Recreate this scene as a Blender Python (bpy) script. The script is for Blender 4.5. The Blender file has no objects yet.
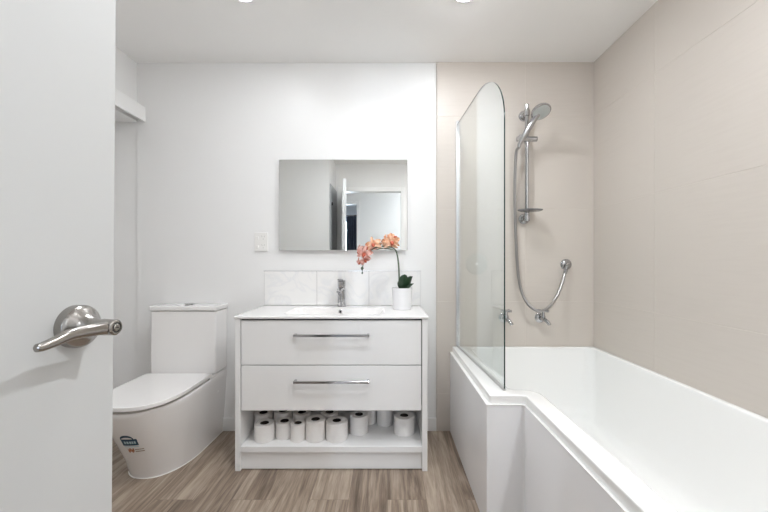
import bpy, bmesh, math, random
from mathutils import Vector, Matrix

random.seed(4)
PI = math.pi
C = bpy.context.scene.collection
SC = bpy.context.scene

# ------------------------------------------------------------------ camera
CAM_Z = 1.103
cam_data = bpy.data.cameras.new('camera')
cam_data.sensor_width = 36.0
cam_data.lens = 361.0 / 768.0 * 36.0
cam_data.shift_x = -3.5 / 768.0
cam_data.shift_y = 5.5 / 768.0
cam_data.clip_start = 0.02
cam = bpy.data.objects.new('camera', cam_data)
C.objects.link(cam)
cam.location = (0, 0, CAM_Z)
cam.rotation_euler = (PI / 2, 0, 0)
SC.camera = cam

# ------------------------------------------------------------------ world, light levels, exposure
SC.view_settings.view_transform = 'Standard'
SC.view_settings.look = 'None'
SC.view_settings.gamma = 1.0
SC.view_settings.use_curve_mapping = False
SC.view_settings.exposure = 1.16
SC.cycles.max_bounces = 14
SC.cycles.diffuse_bounces = 8
SC.cycles.glossy_bounces = 6
SC.cycles.transparent_max_bounces = 16
SC.cycles.sample_clamp_indirect = 6.0
world = bpy.data.worlds.new('world')
SC.world = world
world.use_nodes = True
world.node_tree.nodes['Background'].inputs[0].default_value = (0.75, 0.86, 1.0, 1)
world.node_tree.nodes['Background'].inputs[1].default_value = 1.5

P_RIGHT = 4.2        # bathroom light before the shower screen, W
P_DOWN = 1.5         # bathroom light before the vanity, W
P_FILL_NEAR = 9.0        # added unseen light over the near bath end, evens out the room, W
P_FILL_MID = 6.5          # added unseen light over mid floor, brightens vanity and left side, W
COL_DOWN = (0.935, 0.966, 1.0)
P_FILL_HALL = 13.0        # added unseen hall light, cool fill through the doorway, W
COL_FILL_HALL = (0.88, 0.94, 1.0)
P_WINDOW = 17.0      # daylight through the gap between the bedroom curtains, W
COL_WINDOW = (0.72, 0.84, 1.0)

# ------------------------------------------------------------------ helpers
D = 2.358            # back wall
XL, XR = -1.636, 1.342
YF = -0.15           # inner face of the front wall
H = 2.40


def s2l(c):
    return tuple(((v / 255.0) / 12.92 if v / 255.0 <= 0.04045 else ((v / 255.0 + 0.055) / 1.055) ** 2.4) for v in c)


def material(name, col, rough=0.5, metal=0.0, noise=0.0, scale=20.0, bump=0.0, coat=0.0, spec=0.5):
    m = bpy.data.materials.new(name)
    m.use_nodes = True
    nt = m.node_tree
    b = nt.nodes['Principled BSDF']
    b.inputs['Base Color'].default_value = (*col, 1)
    b.inputs['Roughness'].default_value = rough
    b.inputs['Metallic'].default_value = metal
    b.inputs['Specular IOR Level'].default_value = spec
    b.inputs['Coat Weight'].default_value = coat
    if noise or bump:
        tc = nt.nodes.new('ShaderNodeTexCoord')
        nz = nt.nodes.new('ShaderNodeTexNoise')
        nz.inputs['Scale'].default_value = scale
        nz.inputs['Detail'].default_value = 5
        nt.links.new(tc.outputs['Object'], nz.inputs['Vector'])
        if noise:
            mx = nt.nodes.new('ShaderNodeMix')
            mx.data_type = 'RGBA'
            mx.inputs[6].default_value = (*[max(0, v * (1 - noise)) for v in col], 1)
            mx.inputs[7].default_value = (*[min(1, v * (1 + noise)) for v in col], 1)
            nt.links.new(nz.outputs['Fac'], mx.inputs[0])
            nt.links.new(mx.outputs[2], b.inputs['Base Color'])
        if bump:
            bp = nt.nodes.new('ShaderNodeBump')
            bp.inputs['Strength'].default_value = bump
            bp.inputs['Distance'].default_value = 0.002
            nt.links.new(nz.outputs['Fac'], bp.inputs['Height'])
            nt.links.new(bp.outputs['Normal'], b.inputs['Normal'])
    return m


def empty(name, loc=(0, 0, 0), rotz=0.0):
    o = bpy.data.objects.new(name, None)
    o.empty_display_size = 0.05
    o.location = loc
    o.rotation_euler = (0, 0, rotz)
    C.objects.link(o)
    return o


def tag(o, label, cat, group=None):
    o['label'] = label
    o['category'] = cat
    if group:
        o['group'] = group
    return o


def struct(o):
    o['kind'] = 'structure'
    return o


def build(name, bm, mat, parent=None, smooth=35, loc=None):
    """bmesh (in the parent's local frame) -> one linked mesh object"""
    bmesh.ops.recalc_face_normals(bm, faces=bm.faces[:])
    me = bpy.data.meshes.new(name)
    bm.to_mesh(me)
    bm.free()
    mats = mat if isinstance(mat, (list, tuple)) else [mat]
    for m in mats:
        me.materials.append(m)
    if smooth:
        for p in me.polygons:
            p.use_smooth = True
        me.set_sharp_from_angle(angle=math.radians(smooth))
    o = bpy.data.objects.new(name, me)
    if smooth:
        wn = o.modifiers.new('weighted normals', 'WEIGHTED_NORMAL')
        wn.keep_sharp = True
    C.objects.link(o)
    if parent:
        o.parent = parent
    if loc:
        o.location = loc
    return o


def box(bm, x0, x1, y0, y1, z0, z1, bev=0.0, seg=2, mi=0):
    vs = [bm.verts.new((x, y, z)) for x in (x0, x1) for y in (y0, y1) for z in (z0, z1)]
    F = [(0, 1, 3, 2), (4, 6, 7, 5), (0, 4, 5, 1), (2, 3, 7, 6), (0, 2, 6, 4), (1, 5, 7, 3)]
    fs = [bm.faces.new([vs[i] for i in f]) for f in F]
    for f in fs:
        f.material_index = mi
    if bev:
        es = list({e for f in fs for e in f.edges})
        bmesh.ops.bevel(bm, geom=es, offset=bev, segments=seg, profile=0.5, affect='EDGES', clamp_overlap=True)


def B(*a, **k):
    bm = bmesh.new()
    box(bm, *a, **k)
    return bm


def frame_of(axis):
    a = Vector(axis).normalized()
    u = a.orthogonal().normalized()
    return a, u, a.cross(u).normalized()


def lathe(bm, prof, origin=(0, 0, 0), axis=(0, 0, 1), n=28, closed=False):
    """prof: list of (radius, height along axis)"""
    a, u, v = frame_of(axis)
    o = Vector(origin)
    rings = []
    for r, h in prof:
        if r < 1e-6:
            rings.append([bm.verts.new(o + a * h)])
        else:
            rings.append([bm.verts.new(o + a * h + (u * math.cos(2 * PI * k / n) + v * math.sin(2 * PI * k / n)) * r) for k in range(n)])
    pairs = list(zip(rings, rings[1:]))
    if closed:
        pairs.append((rings[-1], rings[0]))
    for p, q in pairs:
        for k in range(n):
            k2 = (k + 1) % n
            if len(p) == 1 and len(q) == 1:
                continue
            if len(p) == 1:
                bm.faces.new((p[0], q[k], q[k2]))
            elif len(q) == 1:
                bm.faces.new((p[k], p[k2], q[0]))
            else:
                bm.faces.new((p[k], p[k2], q[k2], q[k]))


def cyl(bm, p0, p1, r, r1=None, n=20, bev=0.0):
    p0, p1 = Vector(p0), Vector(p1)
    L = (p1 - p0).length
    r1 = r if r1 is None else r1
    if bev:
        prof = [(0, 0), (r - bev, 0), (r, bev), (r1, L - bev), (r1 - bev, L), (0, L)]
    else:
        prof = [(0, 0), (r, 0), (r1, L), (0, L)]
    lathe(bm, prof, p0, p1 - p0, n)


def smooth_path(pts, n=8):
    P = [Vector(p) for p in pts]
    P = [P[0] * 2 - P[1]] + P + [P[-1] * 2 - P[-2]]
    out = []
    for i in range(1, len(P) - 2):
        for k in range(n):
            t = k / n
            a, b, c, d = P[i - 1], P[i], P[i + 1], P[i + 2]
            out.append(0.5 * ((2 * b) + (c - a) * t + (2 * a - 5 * b + 4 * c - d) * t * t + (3 * b - a - 3 * c + d) * t ** 3))
    out.append(P[-2])
    return out


def tube(bm, pts, r, n=12, flat=None):
    """r: number or function t->radius; flat: function t->(ru, rv)"""
    pts = [Vector(p) for p in pts]
    rings = []
    up = None
    N = len(pts)
    for i, p in enumerate(pts):
        t = (pts[min(i + 1, N - 1)] - pts[max(i - 1, 0)]).normalized()
        if up is None:
            up = Vector((0, 0, 1)) if abs(t.z) < 0.9 else Vector((0, 1, 0))
        u = (up - t * up.dot(t)).normalized()
        v = t.cross(u)
        up = u
        f = i / (N - 1)
        ru, rv = flat(f) if flat else ((r(f) if callable(r) else r),) * 2
        rings.append([bm.verts.new(p + u * math.cos(2 * PI * k / n) * ru + v * math.sin(2 * PI * k / n) * rv) for k in range(n)])
    for a, b in zip(rings, rings[1:]):
        for k in range(n):
            bm.faces.new((a[k], a[(k + 1) % n], b[(k + 1) % n], b[k]))
    bm.faces.new(rings[0])
    bm.faces.new(rings[-1])


def loft(bm, rings, cap0=True, cap1=True, mi=0):
    R = [[bm.verts.new(p) for p in r] for r in rings]
    n = len(R[0])
    for a, b in zip(R, R[1:]):
        for k in range(n):
            bm.faces.new((a[k], a[(k + 1) % n], b[(k + 1) % n], b[k])).material_index = mi
    if cap0:
        bm.faces.new(R[0]).material_index = mi
    if cap1:
        bm.faces.new(R[-1]).material_index = mi


def rounded_poly(corners, seg=6):
    """corners: (x, y, radius); returns a list of (x, y), seg+1 points per corner"""
    out = []
    n = len(corners)
    for i in range(n):
        p = Vector(corners[i][:2])
        r = max(corners[i][2], 1e-4)
        a = (Vector(corners[i - 1][:2]) - p).normalized()
        b = (Vector(corners[(i + 1) % n][:2]) - p).normalized()
        half = math.acos(max(-1, min(1, a.dot(b)))) / 2
        dist = r / math.tan(half)
        p0, p1 = p + a * dist, p + b * dist
        cen = p + (a + b).normalized() * (r / math.sin(half))
        v0, v1 = p0 - cen, p1 - cen
        ang = math.atan2(v0.x * v1.y - v0.y * v1.x, v0.dot(v1))
        for k in range(seg + 1):
            th = ang * k / seg
            c_, s_ = math.cos(th), math.sin(th)
            out.append((cen.x + v0.x * c_ - v0.y * s_, cen.y + v0.x * s_ + v0.y * c_))
    return out


# ------------------------------------------------------------------ materials
M = {}
M['wall_paint'] = material('white wall paint', (0.81, 0.808, 0.804), 0.36, noise=0.01, scale=6)
M['ceiling_paint'] = material('ceiling paint', (0.925, 0.92, 0.91), 0.7, noise=0.01, scale=5)
M['trim_paint'] = material('white gloss trim paint', (0.86, 0.86, 0.855), 0.3, noise=0.008, scale=8)
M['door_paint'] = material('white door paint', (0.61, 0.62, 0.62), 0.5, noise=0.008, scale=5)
M['grout'] = material('grout', (0.66, 0.61, 0.555), 0.8, noise=0.03, scale=60)
M['ceramic'] = material('white ceramic', (0.84, 0.825, 0.815), 0.08, noise=0.006, scale=6, coat=0.3)
M['acrylic'] = material('white acrylic', (0.89, 0.89, 0.88), 0.14, noise=0.005, scale=5, coat=0.2)
M['panel'] = material('gloss white bath panel', (0.91, 0.915, 0.935), 0.05, noise=0.008, scale=4)
M['vanity'] = material('white vanity board', (0.86, 0.86, 0.86), 0.22, noise=0.008, scale=6)
M['carcass'] = material('vanity carcass', (0.78, 0.775, 0.765), 0.4, noise=0.01, scale=8)
M['chrome'] = material('chrome', (0.50, 0.50, 0.51), 0.09, 1.0, noise=0.01, scale=30)
M['nickel'] = material('satin nickel', (0.36, 0.34, 0.32), 0.22, 1.0, noise=0.03, scale=60)
M['alu'] = material('polished aluminium', (0.78, 0.79, 0.81), 0.18, 1.0, noise=0.01, scale=30)
M['hose'] = material('metal hose', (0.37, 0.36, 0.355), 0.30, 1.0, noise=0.03, scale=80)
M['dark'] = material('dark gap', (0.015, 0.014, 0.014), 0.7, noise=0.1, scale=30)
M['plastic'] = material('white plastic', (0.80, 0.79, 0.77), 0.3, noise=0.006, scale=20)
M['paper'] = material('white tissue paper', (0.82, 0.80, 0.785), 0.9, noise=0.03, scale=90, bump=0.25)
M['card_shade'] = material('shaded cardboard core', (0.035, 0.028, 0.024), 0.9, noise=0.15, scale=60)  # near-black: shade inside the roll tube put into the core colour
M['pot'] = material('white glazed pot', (0.80, 0.79, 0.80), 0.25, noise=0.01, scale=20)
M['soil'] = material('moss and bark', (0.05, 0.04, 0.03), 0.9, noise=0.4, scale=80, bump=0.6)
M['leaf'] = material('dark green leaf', (0.022, 0.055, 0.024), 0.35, noise=0.35, scale=25)
M['stem'] = material('orchid stem', (0.10, 0.13, 0.085), 0.5, noise=0.2, scale=40)
def petal_material(name, c0, c1):
    m = material(name, c0, 0.55, noise=0.1, scale=40)
    nt = m.node_tree
    mx = [n for n in nt.nodes if n.type == 'MIX'][0]
    mx.inputs[6].default_value = (*c0, 1)
    mx.inputs[7].default_value = (*c1, 1)
    nz = [n for n in nt.nodes if n.type == 'TEX_NOISE'][0]
    mr = nt.nodes.new('ShaderNodeMapRange')
    mr.inputs['From Min'].default_value = 0.40
    mr.inputs['From Max'].default_value = 0.66
    nt.links.new(nz.outputs['Fac'], mr.inputs['Value'])
    nt.links.new(mr.outputs['Result'], mx.inputs[0])
    return m


M['petal'] = petal_material('coral petal', (0.86, 0.58, 0.41), (0.60, 0.24, 0.11))
M['petal_pink'] = petal_material('pink petal', (0.80, 0.50, 0.43), (0.52, 0.19, 0.15))
M['lip'] = material('orange lip', (0.50, 0.10, 0.05), 0.5, noise=0.3, scale=60)
M['spray'] = material('shower spray face', (0.52, 0.55, 0.54), 0.4, noise=0.03, scale=60)
M['cupboard'] = material('grey cupboard door', (0.42, 0.43, 0.44), 0.4, noise=0.02, scale=8)
M['curtain'] = material('blue grey curtain', (0.12, 0.14, 0.19), 0.9, noise=0.15, scale=25)
M['label_blue'] = material('dark blue label print', (0.012, 0.055, 0.10), 0.5, noise=0.05, scale=60)
M['label_pale'] = material('pale label print', (0.45, 0.60, 0.66), 0.5, noise=0.05, scale=60)
M['label_white'] = material('white label', (0.80, 0.79, 0.76), 0.5, noise=0.02, scale=60)
M['label_orange'] = material('orange label print', (0.42, 0.16, 0.07), 0.5, noise=0.05, scale=60)
M['label_brown'] = material('grey brown label print', (0.30, 0.22, 0.15), 0.5, noise=0.05, scale=60)
M['glass_edge'] = material('green glass edge', (0.012, 0.035, 0.032), 0.12, noise=0.05, scale=20)
M['mirror'] = material('mirror silver', (0.86, 0.87, 0.855), 0.0, 1.0, noise=0.002, scale=2)
M['seal'] = material('translucent grey seal', (0.42, 0.42, 0.41), 0.35, noise=0.02, scale=30)
M['smoked'] = material('clear grey plastic', (0.20, 0.20, 0.21), 0.15, noise=0.02, scale=30)


def tile_material():
    m = material('beige stoneware tile', (0.62, 0.555, 0.495), 0.42)
    nt = m.node_tree
    b = nt.nodes['Principled BSDF']
    tc = nt.nodes.new('ShaderNodeTexCoord')
    mp = nt.nodes.new('ShaderNodeMapping')
    mp.inputs['Scale'].default_value = (3, 3, 40)
    n1 = nt.nodes.new('ShaderNodeTexNoise')
    n1.inputs['Scale'].default_value = 2.0
    n1.inputs['Detail'].default_value = 6
    n2 = nt.nodes.new('ShaderNodeTexNoise')
    n2.inputs['Scale'].default_value = 1.3
    add = nt.nodes.new('ShaderNodeMath')
    add.operation = 'ADD'
    ramp = nt.nodes.new('ShaderNodeValToRGB')
    ramp.color_ramp.elements[0].position = 0.6
    ramp.color_ramp.elements[0].color = (0.590, 0.540, 0.490, 1)
    ramp.color_ramp.elements[1].position = 1.0
    ramp.color_ramp.elements[1].color = (0.612, 0.562, 0.512, 1)
    L = nt.links.new
    L(tc.outputs['Object'], mp.inputs['Vector'])
    L(mp.outputs['Vector'], n1.inputs['Vector'])
    L(tc.outputs['Object'], n2.inputs['Vector'])
    L(n1.outputs['Fac'], add.inputs[0])
    L(n2.outputs['Fac'], add.inputs[1])
    L(add.outputs[0], ramp.inputs['Fac'])
    L(ramp.outputs['Color'], b.inputs['Base Color'])
    return m


def marble_material():
    m = material('white veined tile', (0.78, 0.765, 0.75), 0.18)
    nt = m.node_tree
    b = nt.nodes['Principled BSDF']
    tc = nt.nodes.new('ShaderNodeTexCoord')
    nz = nt.nodes.new('ShaderNodeTexNoise')
    nz.inputs['Scale'].default_value = 4.5
    nz.inputs['Detail'].default_value = 8
    nz.inputs['Distortion'].default_value = 1.6
    ramp = nt.nodes.new('ShaderNodeValToRGB')
    r = ramp.color_ramp
    r.elements[0].position = 0.44
    r.elements[0].color = (0.83, 0.82, 0.81, 1)
    r.elements[1].position = 0.56
    r.elements[1].color = (0.83, 0.825, 0.815, 1)
    e = r.elements.new(0.5)
    e.color = (0.775, 0.775, 0.78, 1)
    nt.links.new(tc.outputs['Object'], nz.inputs['Vector'])
    nt.links.new(nz.outputs['Fac'], ramp.inputs['Fac'])
    nt.links.new(ramp.outputs['Color'], b.inputs['Base Color'])
    return m


def floor_material():
    m = bpy.data.materials.new('grey brown oak planks')
    m.use_nodes = True
    nt = m.node_tree
    b = nt.nodes['Principled BSDF']
    b.inputs['Roughness'].default_value = 0.42
    L = nt.links.new
    tc = nt.nodes.new('ShaderNodeTexCoord')
    mp = nt.nodes.new('ShaderNodeMapping')
    mp.inputs['Rotation'].default_value = (0, 0, PI / 2)
    L(tc.outputs['Object'], mp.inputs['Vector'])
    br = nt.nodes.new('ShaderNodeTexBrick')
    br.offset = 0.37
    br.inputs['Color1'].default_value = (0, 0, 0, 1)
    br.inputs['Color2'].default_value = (1, 1, 1, 1)
    br.inputs['Mortar'].default_value = (0.2, 0.2, 0.2, 1)
    br.inputs['Scale'].default_value = 1.0
    br.inputs['Mortar Size'].default_value = 0.0009
    br.inputs['Mortar Smooth'].default_value = 0.3
    br.inputs['Brick Width'].default_value = 1.22
    br.inputs['Row Height'].default_value = 0.18
    L(mp.outputs['Vector'], br.inputs['Vector'])
    # grain: noise stretched along the plank, shifted per plank
    sh = nt.nodes.new('ShaderNodeVectorMath')
    sh.operation = 'MULTIPLY_ADD'
    sh.inputs[1].default_value = (7.3, 3.1, 5.7)
    L(br.outputs['Color'], sh.inputs[0])
    L(tc.outputs['Object'], sh.inputs[2])
    mg = nt.nodes.new('ShaderNodeMapping')
    mg.inputs['Scale'].default_value = (17, 1.3, 1)
    L(sh.outputs[0], mg.inputs['Vector'])
    g1 = nt.nodes.new('ShaderNodeTexNoise')
    g1.inputs['Scale'].default_value = 1.0
    g1.inputs['Detail'].default_value = 8
    g1.inputs['Roughness'].default_value = 0.62
    g1.inputs['Distortion'].default_value = 1.5
    L(mg.outputs['Vector'], g1.inputs['Vector'])
    mg2 = nt.nodes.new('ShaderNodeMapping')
    mg2.inputs['Scale'].default_value = (130, 9, 1)
    L(sh.outputs[0], mg2.inputs['Vector'])
    g2 = nt.nodes.new('ShaderNodeTexNoise')
    g2.inputs['Scale'].default_value = 1.0
    g2.inputs['Detail'].default_value = 4
    L(mg2.outputs['Vector'], g2.inputs['Vector'])
    a = nt.nodes.new('ShaderNodeMath')
    a.operation = 'MULTIPLY_ADD'
    a.inputs[1].default_value = 0.35
    L(g2.outputs['Fac'], a.inputs[0])
    L(g1.outputs['Fac'], a.inputs[2])
    a2 = nt.nodes.new('ShaderNodeMath')
    a2.operation = 'MULTIPLY_ADD'
    a2.inputs[1].default_value = 0.16
    L(br.outputs['Color'], a2.inputs[0])
    L(a.outputs[0], a2.inputs[2])
    ramp = nt.nodes.new('ShaderNodeValToRGB')
    r = ramp.color_ramp
    r.elements[0].position = 0.50
    r.elements[0].color = (0.110, 0.079, 0.058, 1)
    r.elements[1].position = 0.93
    r.elements[1].color = (0.43, 0.35, 0.275, 1)
    e = r.elements.new(0.70)
    e.color = (0.240, 0.181, 0.136, 1)
    L(a2.outputs[0], ramp.inputs['Fac'])
    mo = nt.nodes.new('ShaderNodeMix')
    mo.data_type = 'RGBA'
    mo.inputs[7].default_value = (0.17, 0.13, 0.10, 1)
    L(br.outputs['Fac'], mo.inputs[0])
    L(ramp.outputs['Color'], mo.inputs[6])
    L(mo.outputs[2], b.inputs['Base Color'])
    bp = nt.nodes.new('ShaderNodeBump')
    bp.inputs['Strength'].default_value = 0.12
    bp.inputs['Distance'].default_value = 0.002
    L(a.outputs[0], bp.inputs['Height'])
    L(bp.outputs['Normal'], b.inputs['Normal'])
    return m


def clear_glass(name, tint):
    m = bpy.data.materials.new(name)
    m.use_nodes = True
    nt = m.node_tree
    nt.nodes.remove(nt.nodes['Principled BSDF'])
    out = nt.nodes['Material Output']
    tr = nt.nodes.new('ShaderNodeBsdfTransparent')
    tr.inputs[0].default_value = (*tint, 1)
    gl = nt.nodes.new('ShaderNodeBsdfGlossy')
    gl.inputs['Roughness'].default_value = 0.0
    gl.inputs['Color'].default_value = (0.97, 0.97, 0.98, 1)
    lw = nt.nodes.new('ShaderNodeLayerWeight')
    pw = nt.nodes.new('ShaderNodeMath')
    pw.operation = 'POWER'
    pw.inputs[1].default_value = 4
    lw.inputs['Blend'].default_value = 0.5
    nt.links.new(lw.outputs['Facing'], pw.inputs[0])
    ma = nt.nodes.new('ShaderNodeMath')
    ma.operation = 'MULTIPLY_ADD'
    ma.inputs[1].default_value = 0.96
    ma.inputs[2].default_value = 0.04
    nt.links.new(pw.outputs[0], ma.inputs[0])
    mx = nt.nodes.new('ShaderNodeMixShader')
    nt.links.new(ma.outputs[0], mx.inputs[0])
    nt.links.new(tr.outputs[0], mx.inputs[1])
    nt.links.new(gl.outputs[0], mx.inputs[2])
    nt.links.new(mx.outputs[0], out.inputs['Surface'])
    return m


M['tile'] = tile_material()
M['marble'] = marble_material()
M['floor'] = floor_material()
M['glass'] = clear_glass('shower glass', (0.945, 0.972, 0.965))
M['pane'] = clear_glass('window glass', (0.97, 0.98, 0.98))

# ------------------------------------------------------------------ the setting
struct(build('floor', B(-2.5, 2.2, -3.70, D + 0.2, -0.1, 0.0), M['floor'], smooth=0))
struct(build('ceiling', B(-2.5, 2.2, -3.70, D + 0.2, H, H + 0.1), M['ceiling_paint'], smooth=0))
# left side: an alcove under a bulkhead (the soffit sits behind the pelmet)
XA, ZS = -1.90, 2.018
bm = bmesh.new()
box(bm, XA - 0.1, XA, YF, D + 0.12, 0, H)
box(bm, XA, XL, YF, D + 0.12, ZS, H)
box(bm, XA, XL, D + 0.012, D + 0.12, 0, ZS)
struct(build('wall_left', bm, M['wall_paint'], smooth=0))
wall_back = struct(build('wall_back', B(XL, XR + 0.1, D, D + 0.1, 0, H), M['wall_paint'], smooth=0))


def tile_slabs(rects, place):
    bm = bmesh.new()
    g = 0.0014
    for (u0, u1, v0, v1) in rects:
        place(bm, u0 + g, u1 - g, v0 + g, v1 - g)
    return bm


ZJ = [0.0, 0.245, 0.845, 1.445, 2.045, H]
TT = 0.010
# back wall, tiled half
XJ = [0.32, 0.898, XR]
rects = [(XJ[i], XJ[i + 1], ZJ[j], ZJ[j + 1]) for i in range(2) for j in range(5)]
bm = tile_slabs(rects, lambda b, u0, u1, v0, v1: box(b, u0, u1, D - TT, D - 0.001, v0, v1, 0.0008, 1))
tiles_back = struct(build('tile_cladding', bm, M['tile'], wall_back, smooth=0))
struct(build('grout_bed', B(0.322, XR, D - TT + 0.0012, D + 0.001, 0, H), M['grout'], wall_back, smooth=0))
struct(build('edge_trim', B(0.3175, 0.3205, D - TT - 0.001, D, 0, H), M['grout'], wall_back, smooth=0))
# right wall, fully tiled
wall_right = struct(build('wall_right', B(XR, XR + 0.1, YF, D + 0.1, 0, H), M['grout'], smooth=0))
YJ = [YF, 0.013, 0.613, 1.213, 1.813, D - TT]
rects = [(YJ[i], YJ[i + 1], ZJ[j], ZJ[j + 1]) for i in range(5) for j in range(5)]
bm = tile_slabs(rects, lambda b, u0, u1, v0, v1: box(b, XR - 0.0012, XR + 0.008, u0, u1, v0, v1, 0.0008, 1))
struct(build('tile_cladding', bm, M['tile'], wall_right, smooth=0))

# front wall with the bathroom doorway (behind the camera, seen in the mirror)
DX0, DX1, DH = -0.605, 0.18, 2.035
bm = bmesh.new()
box(bm, XA - 0.1, DX0, YF - 0.1, YF, 0, H)
box(bm, DX1, XR + 0.1, YF - 0.1, YF, 0, H)
box(bm, DX0, DX1, YF - 0.1, YF, DH, H)
wall_front = struct(build('wall_front', bm, M['wall_paint'], smooth=0))
bm = bmesh.new()
for yy in ((YF, YF + 0.012), (YF - 0.112, YF - 0.1)):
    box(bm, DX1, DX1 + 0.055, yy[0], yy[1], 0, DH + 0.055, 0.003, 1)
    box(bm, DX0 - 0.055, DX0, yy[0], yy[1], 0, DH + 0.055, 0.003, 1)
    box(bm, DX0, DX1, yy[0], yy[1], DH, DH + 0.055, 0.003, 1)
struct(build('trim_1', bm, M['trim_paint'], smooth=0))
# closet block behind the open door
NX, NY = -0.69, 0.385
bm = bmesh.new()
box(bm, XA, XL, YF, NY, 0, ZS)
box(bm, XL, NX, YF, NY, 0, H)
nib = struct(build('wall_closet', bm, M['wall_paint'], smooth=0))
bm = B(NX, NX + 0.018, YF + 0.02, NY - 0.03, 0.01, 2.03, 0.002, 1)
cd = struct(build('door_2', bm, M['cupboard'], smooth=0))
bm = bmesh.new()
cyl(bm, (NX + 0.018, 0.30, 1.80), (NX + 0.03, 0.30, 1.80), 0.02, bev=0.002)
struct(build('door_knob', bm, M['dark'], cd))

# baseboards
struct(build('baseboard_back', B(XL, 0.318, D - 0.012, D, 0, 0.085, 0.003, 2), M['trim_paint'], smooth=0))
struct(build('baseboard_left', B(XA, XA + 0.012, NY, D + 0.012, 0, 0.085, 0.003, 2), M['trim_paint'], smooth=0))

# boxed pelmet along the left wall
pel = empty('pelmet', (XL, 1.6, 2.0))
tag(pel, 'white boxed pelmet high on the left, running into the back corner above the toilet', 'pelmet')
build('front_board', B(0.040, 0.056, -0.70, D - 1.6, 0.015, 0.11, 0.0015, 1), M['trim_paint'], pel, smooth=0)
build('top_board', B(0.0005, 0.040, -0.70, D - 1.6005, 0.095, 0.109, 0.001, 1), M['trim_paint'], pel, smooth=0)
build('track', B(0.008, 0.030, -0.70, D - 1.602, 0.072, 0.0948, 0.001, 1), M['alu'], pel, smooth=0)

# hall and bedroom beyond the doorway
HY = -1.12
BX0, BX1, BH = -1.32, -0.493, 2.02
bm = bmesh.new()
box(bm, -1.9, BX0, HY - 0.1, HY, 0, H)
box(bm, BX1, 2.0, HY - 0.1, HY, 0, H)
box(bm, BX0, BX1, HY - 0.1, HY, BH, H)
struct(build('wall_hall', bm, M['wall_paint'], smooth=0))
bm = bmesh.new()
box(bm, -1.9, -1.8, -3.6, YF - 0.1, 0, H)
struct(build('wall_hall_left', bm, M['wall_paint'], smooth=0))
bm = bmesh.new()
box(bm, 1.9, 2.0, -3.6, YF - 0.1, 0, H)
struct(build('wall_hall_right', bm, M['wall_paint'], smooth=0))
bm = bmesh.new()
box(bm, XR + 0.1, 2.0, YF - 0.1, YF, 0, H)
struct(build('wall_hall_end', bm, M['wall_paint'], smooth=0))
bm = bmesh.new()
box(bm, BX1, BX1 + 0.05, HY, HY + 0.014, 0, BH + 0.05, 0.003, 1)
box(bm, BX0 - 0.05, BX0, HY, HY + 0.014, 0, BH + 0.05, 0.003, 1)
box(bm, BX0, BX1, HY, HY + 0.014, BH, BH + 0.05, 0.003, 1)
struct(build('trim_2', bm, M['trim_paint'], smooth=0))
WY = -3.5
WX0, WX1, WZ0, WZ1 = -1.25, -0.70, 0.85, 2.05
bm = bmesh.new()
box(bm, -1.9, WX0, WY - 0.1, WY, 0, H)
box(bm, WX1, 2.0, WY - 0.1, WY, 0, H)
box(bm, WX0, WX1, WY - 0.1, WY, 0, WZ0)
box(bm, WX0, WX1, WY - 0.1, WY, WZ1, H)
struct(build('wall_bedroom', bm, M['wall_paint'], smooth=0))
bm = bmesh.new()
for (a, b_, c, d) in ((WX0, WX0 + 0.04, WZ0, WZ1), (WX1 - 0.04, WX1, WZ0, WZ1), (WX0 + 0.04, WX1 - 0.04, WZ0, WZ0 + 0.04), (WX0 + 0.04, WX1 - 0.04, WZ1 - 0.04, WZ1)):
    box(bm, a, b_, WY - 0.08, WY - 0.03, c, d, 0.002, 1)
win = struct(build('window_1', bm, M['trim_paint'], smooth=0))
struct(build('window_pane', B(WX0 + 0.04, WX1 - 0.04, WY - 0.058, WY - 0.052, WZ0 + 0.04, WZ1 - 0.04), M['pane'], win, smooth=0))


def curtain(x0, x1, label):
    bm = bmesh.new()
    n = 40
    front, back = [], []
    for i in range(n + 1):
        x = x0 + (x1 - x0) * i / n
        y = WY + 0.07 + 0.02 * math.sin(i * 1.15)
        front.append((x, y + 0.003))
        back.append((x, y - 0.003))
    prof = front + back[::-1]
    loft(bm, [[(x, y, z) for x, y in prof] for z in (0.05, 0.8, 1.5, 2.12)])
    return tag(build('curtain', bm, M['curtain'], smooth=60), label, 'curtain', 'bedroom curtains')


curtain(-0.925, -0.62, 'dark blue curtain seen in the mirror, right of the bright window gap')
curtain(-1.40, -1.065, 'dark blue bedroom curtain left of the bright window gap, beyond the doorway')
bm = bmesh.new()
cyl(bm, (-1.45, WY + 0.07, 2.135), (-0.57, WY + 0.07, 2.135), 0.012)
tag(build('curtain_rod', bm, M['nickel']), 'thin metal rod carrying the dark bedroom curtains', 'curtain rod')

lt = bpy.data.lights.new('window daylight', 'AREA')
lt.shape = 'RECTANGLE'
lt.size = 0.14
lt.size_y = 1.1
lt.energy = P_WINDOW
lt.color = COL_WINDOW
lo = bpy.data.objects.new('window_daylight', lt)
lo.location = (-0.995, WY - 0.12, 1.45)
lo.rotation_euler = (PI / 2, 0, 0)
lo.rotation_euler = Vector((0, 1, 0)).to_track_quat('-Z', 'Z').to_euler()
C.objects.link(lo)


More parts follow.
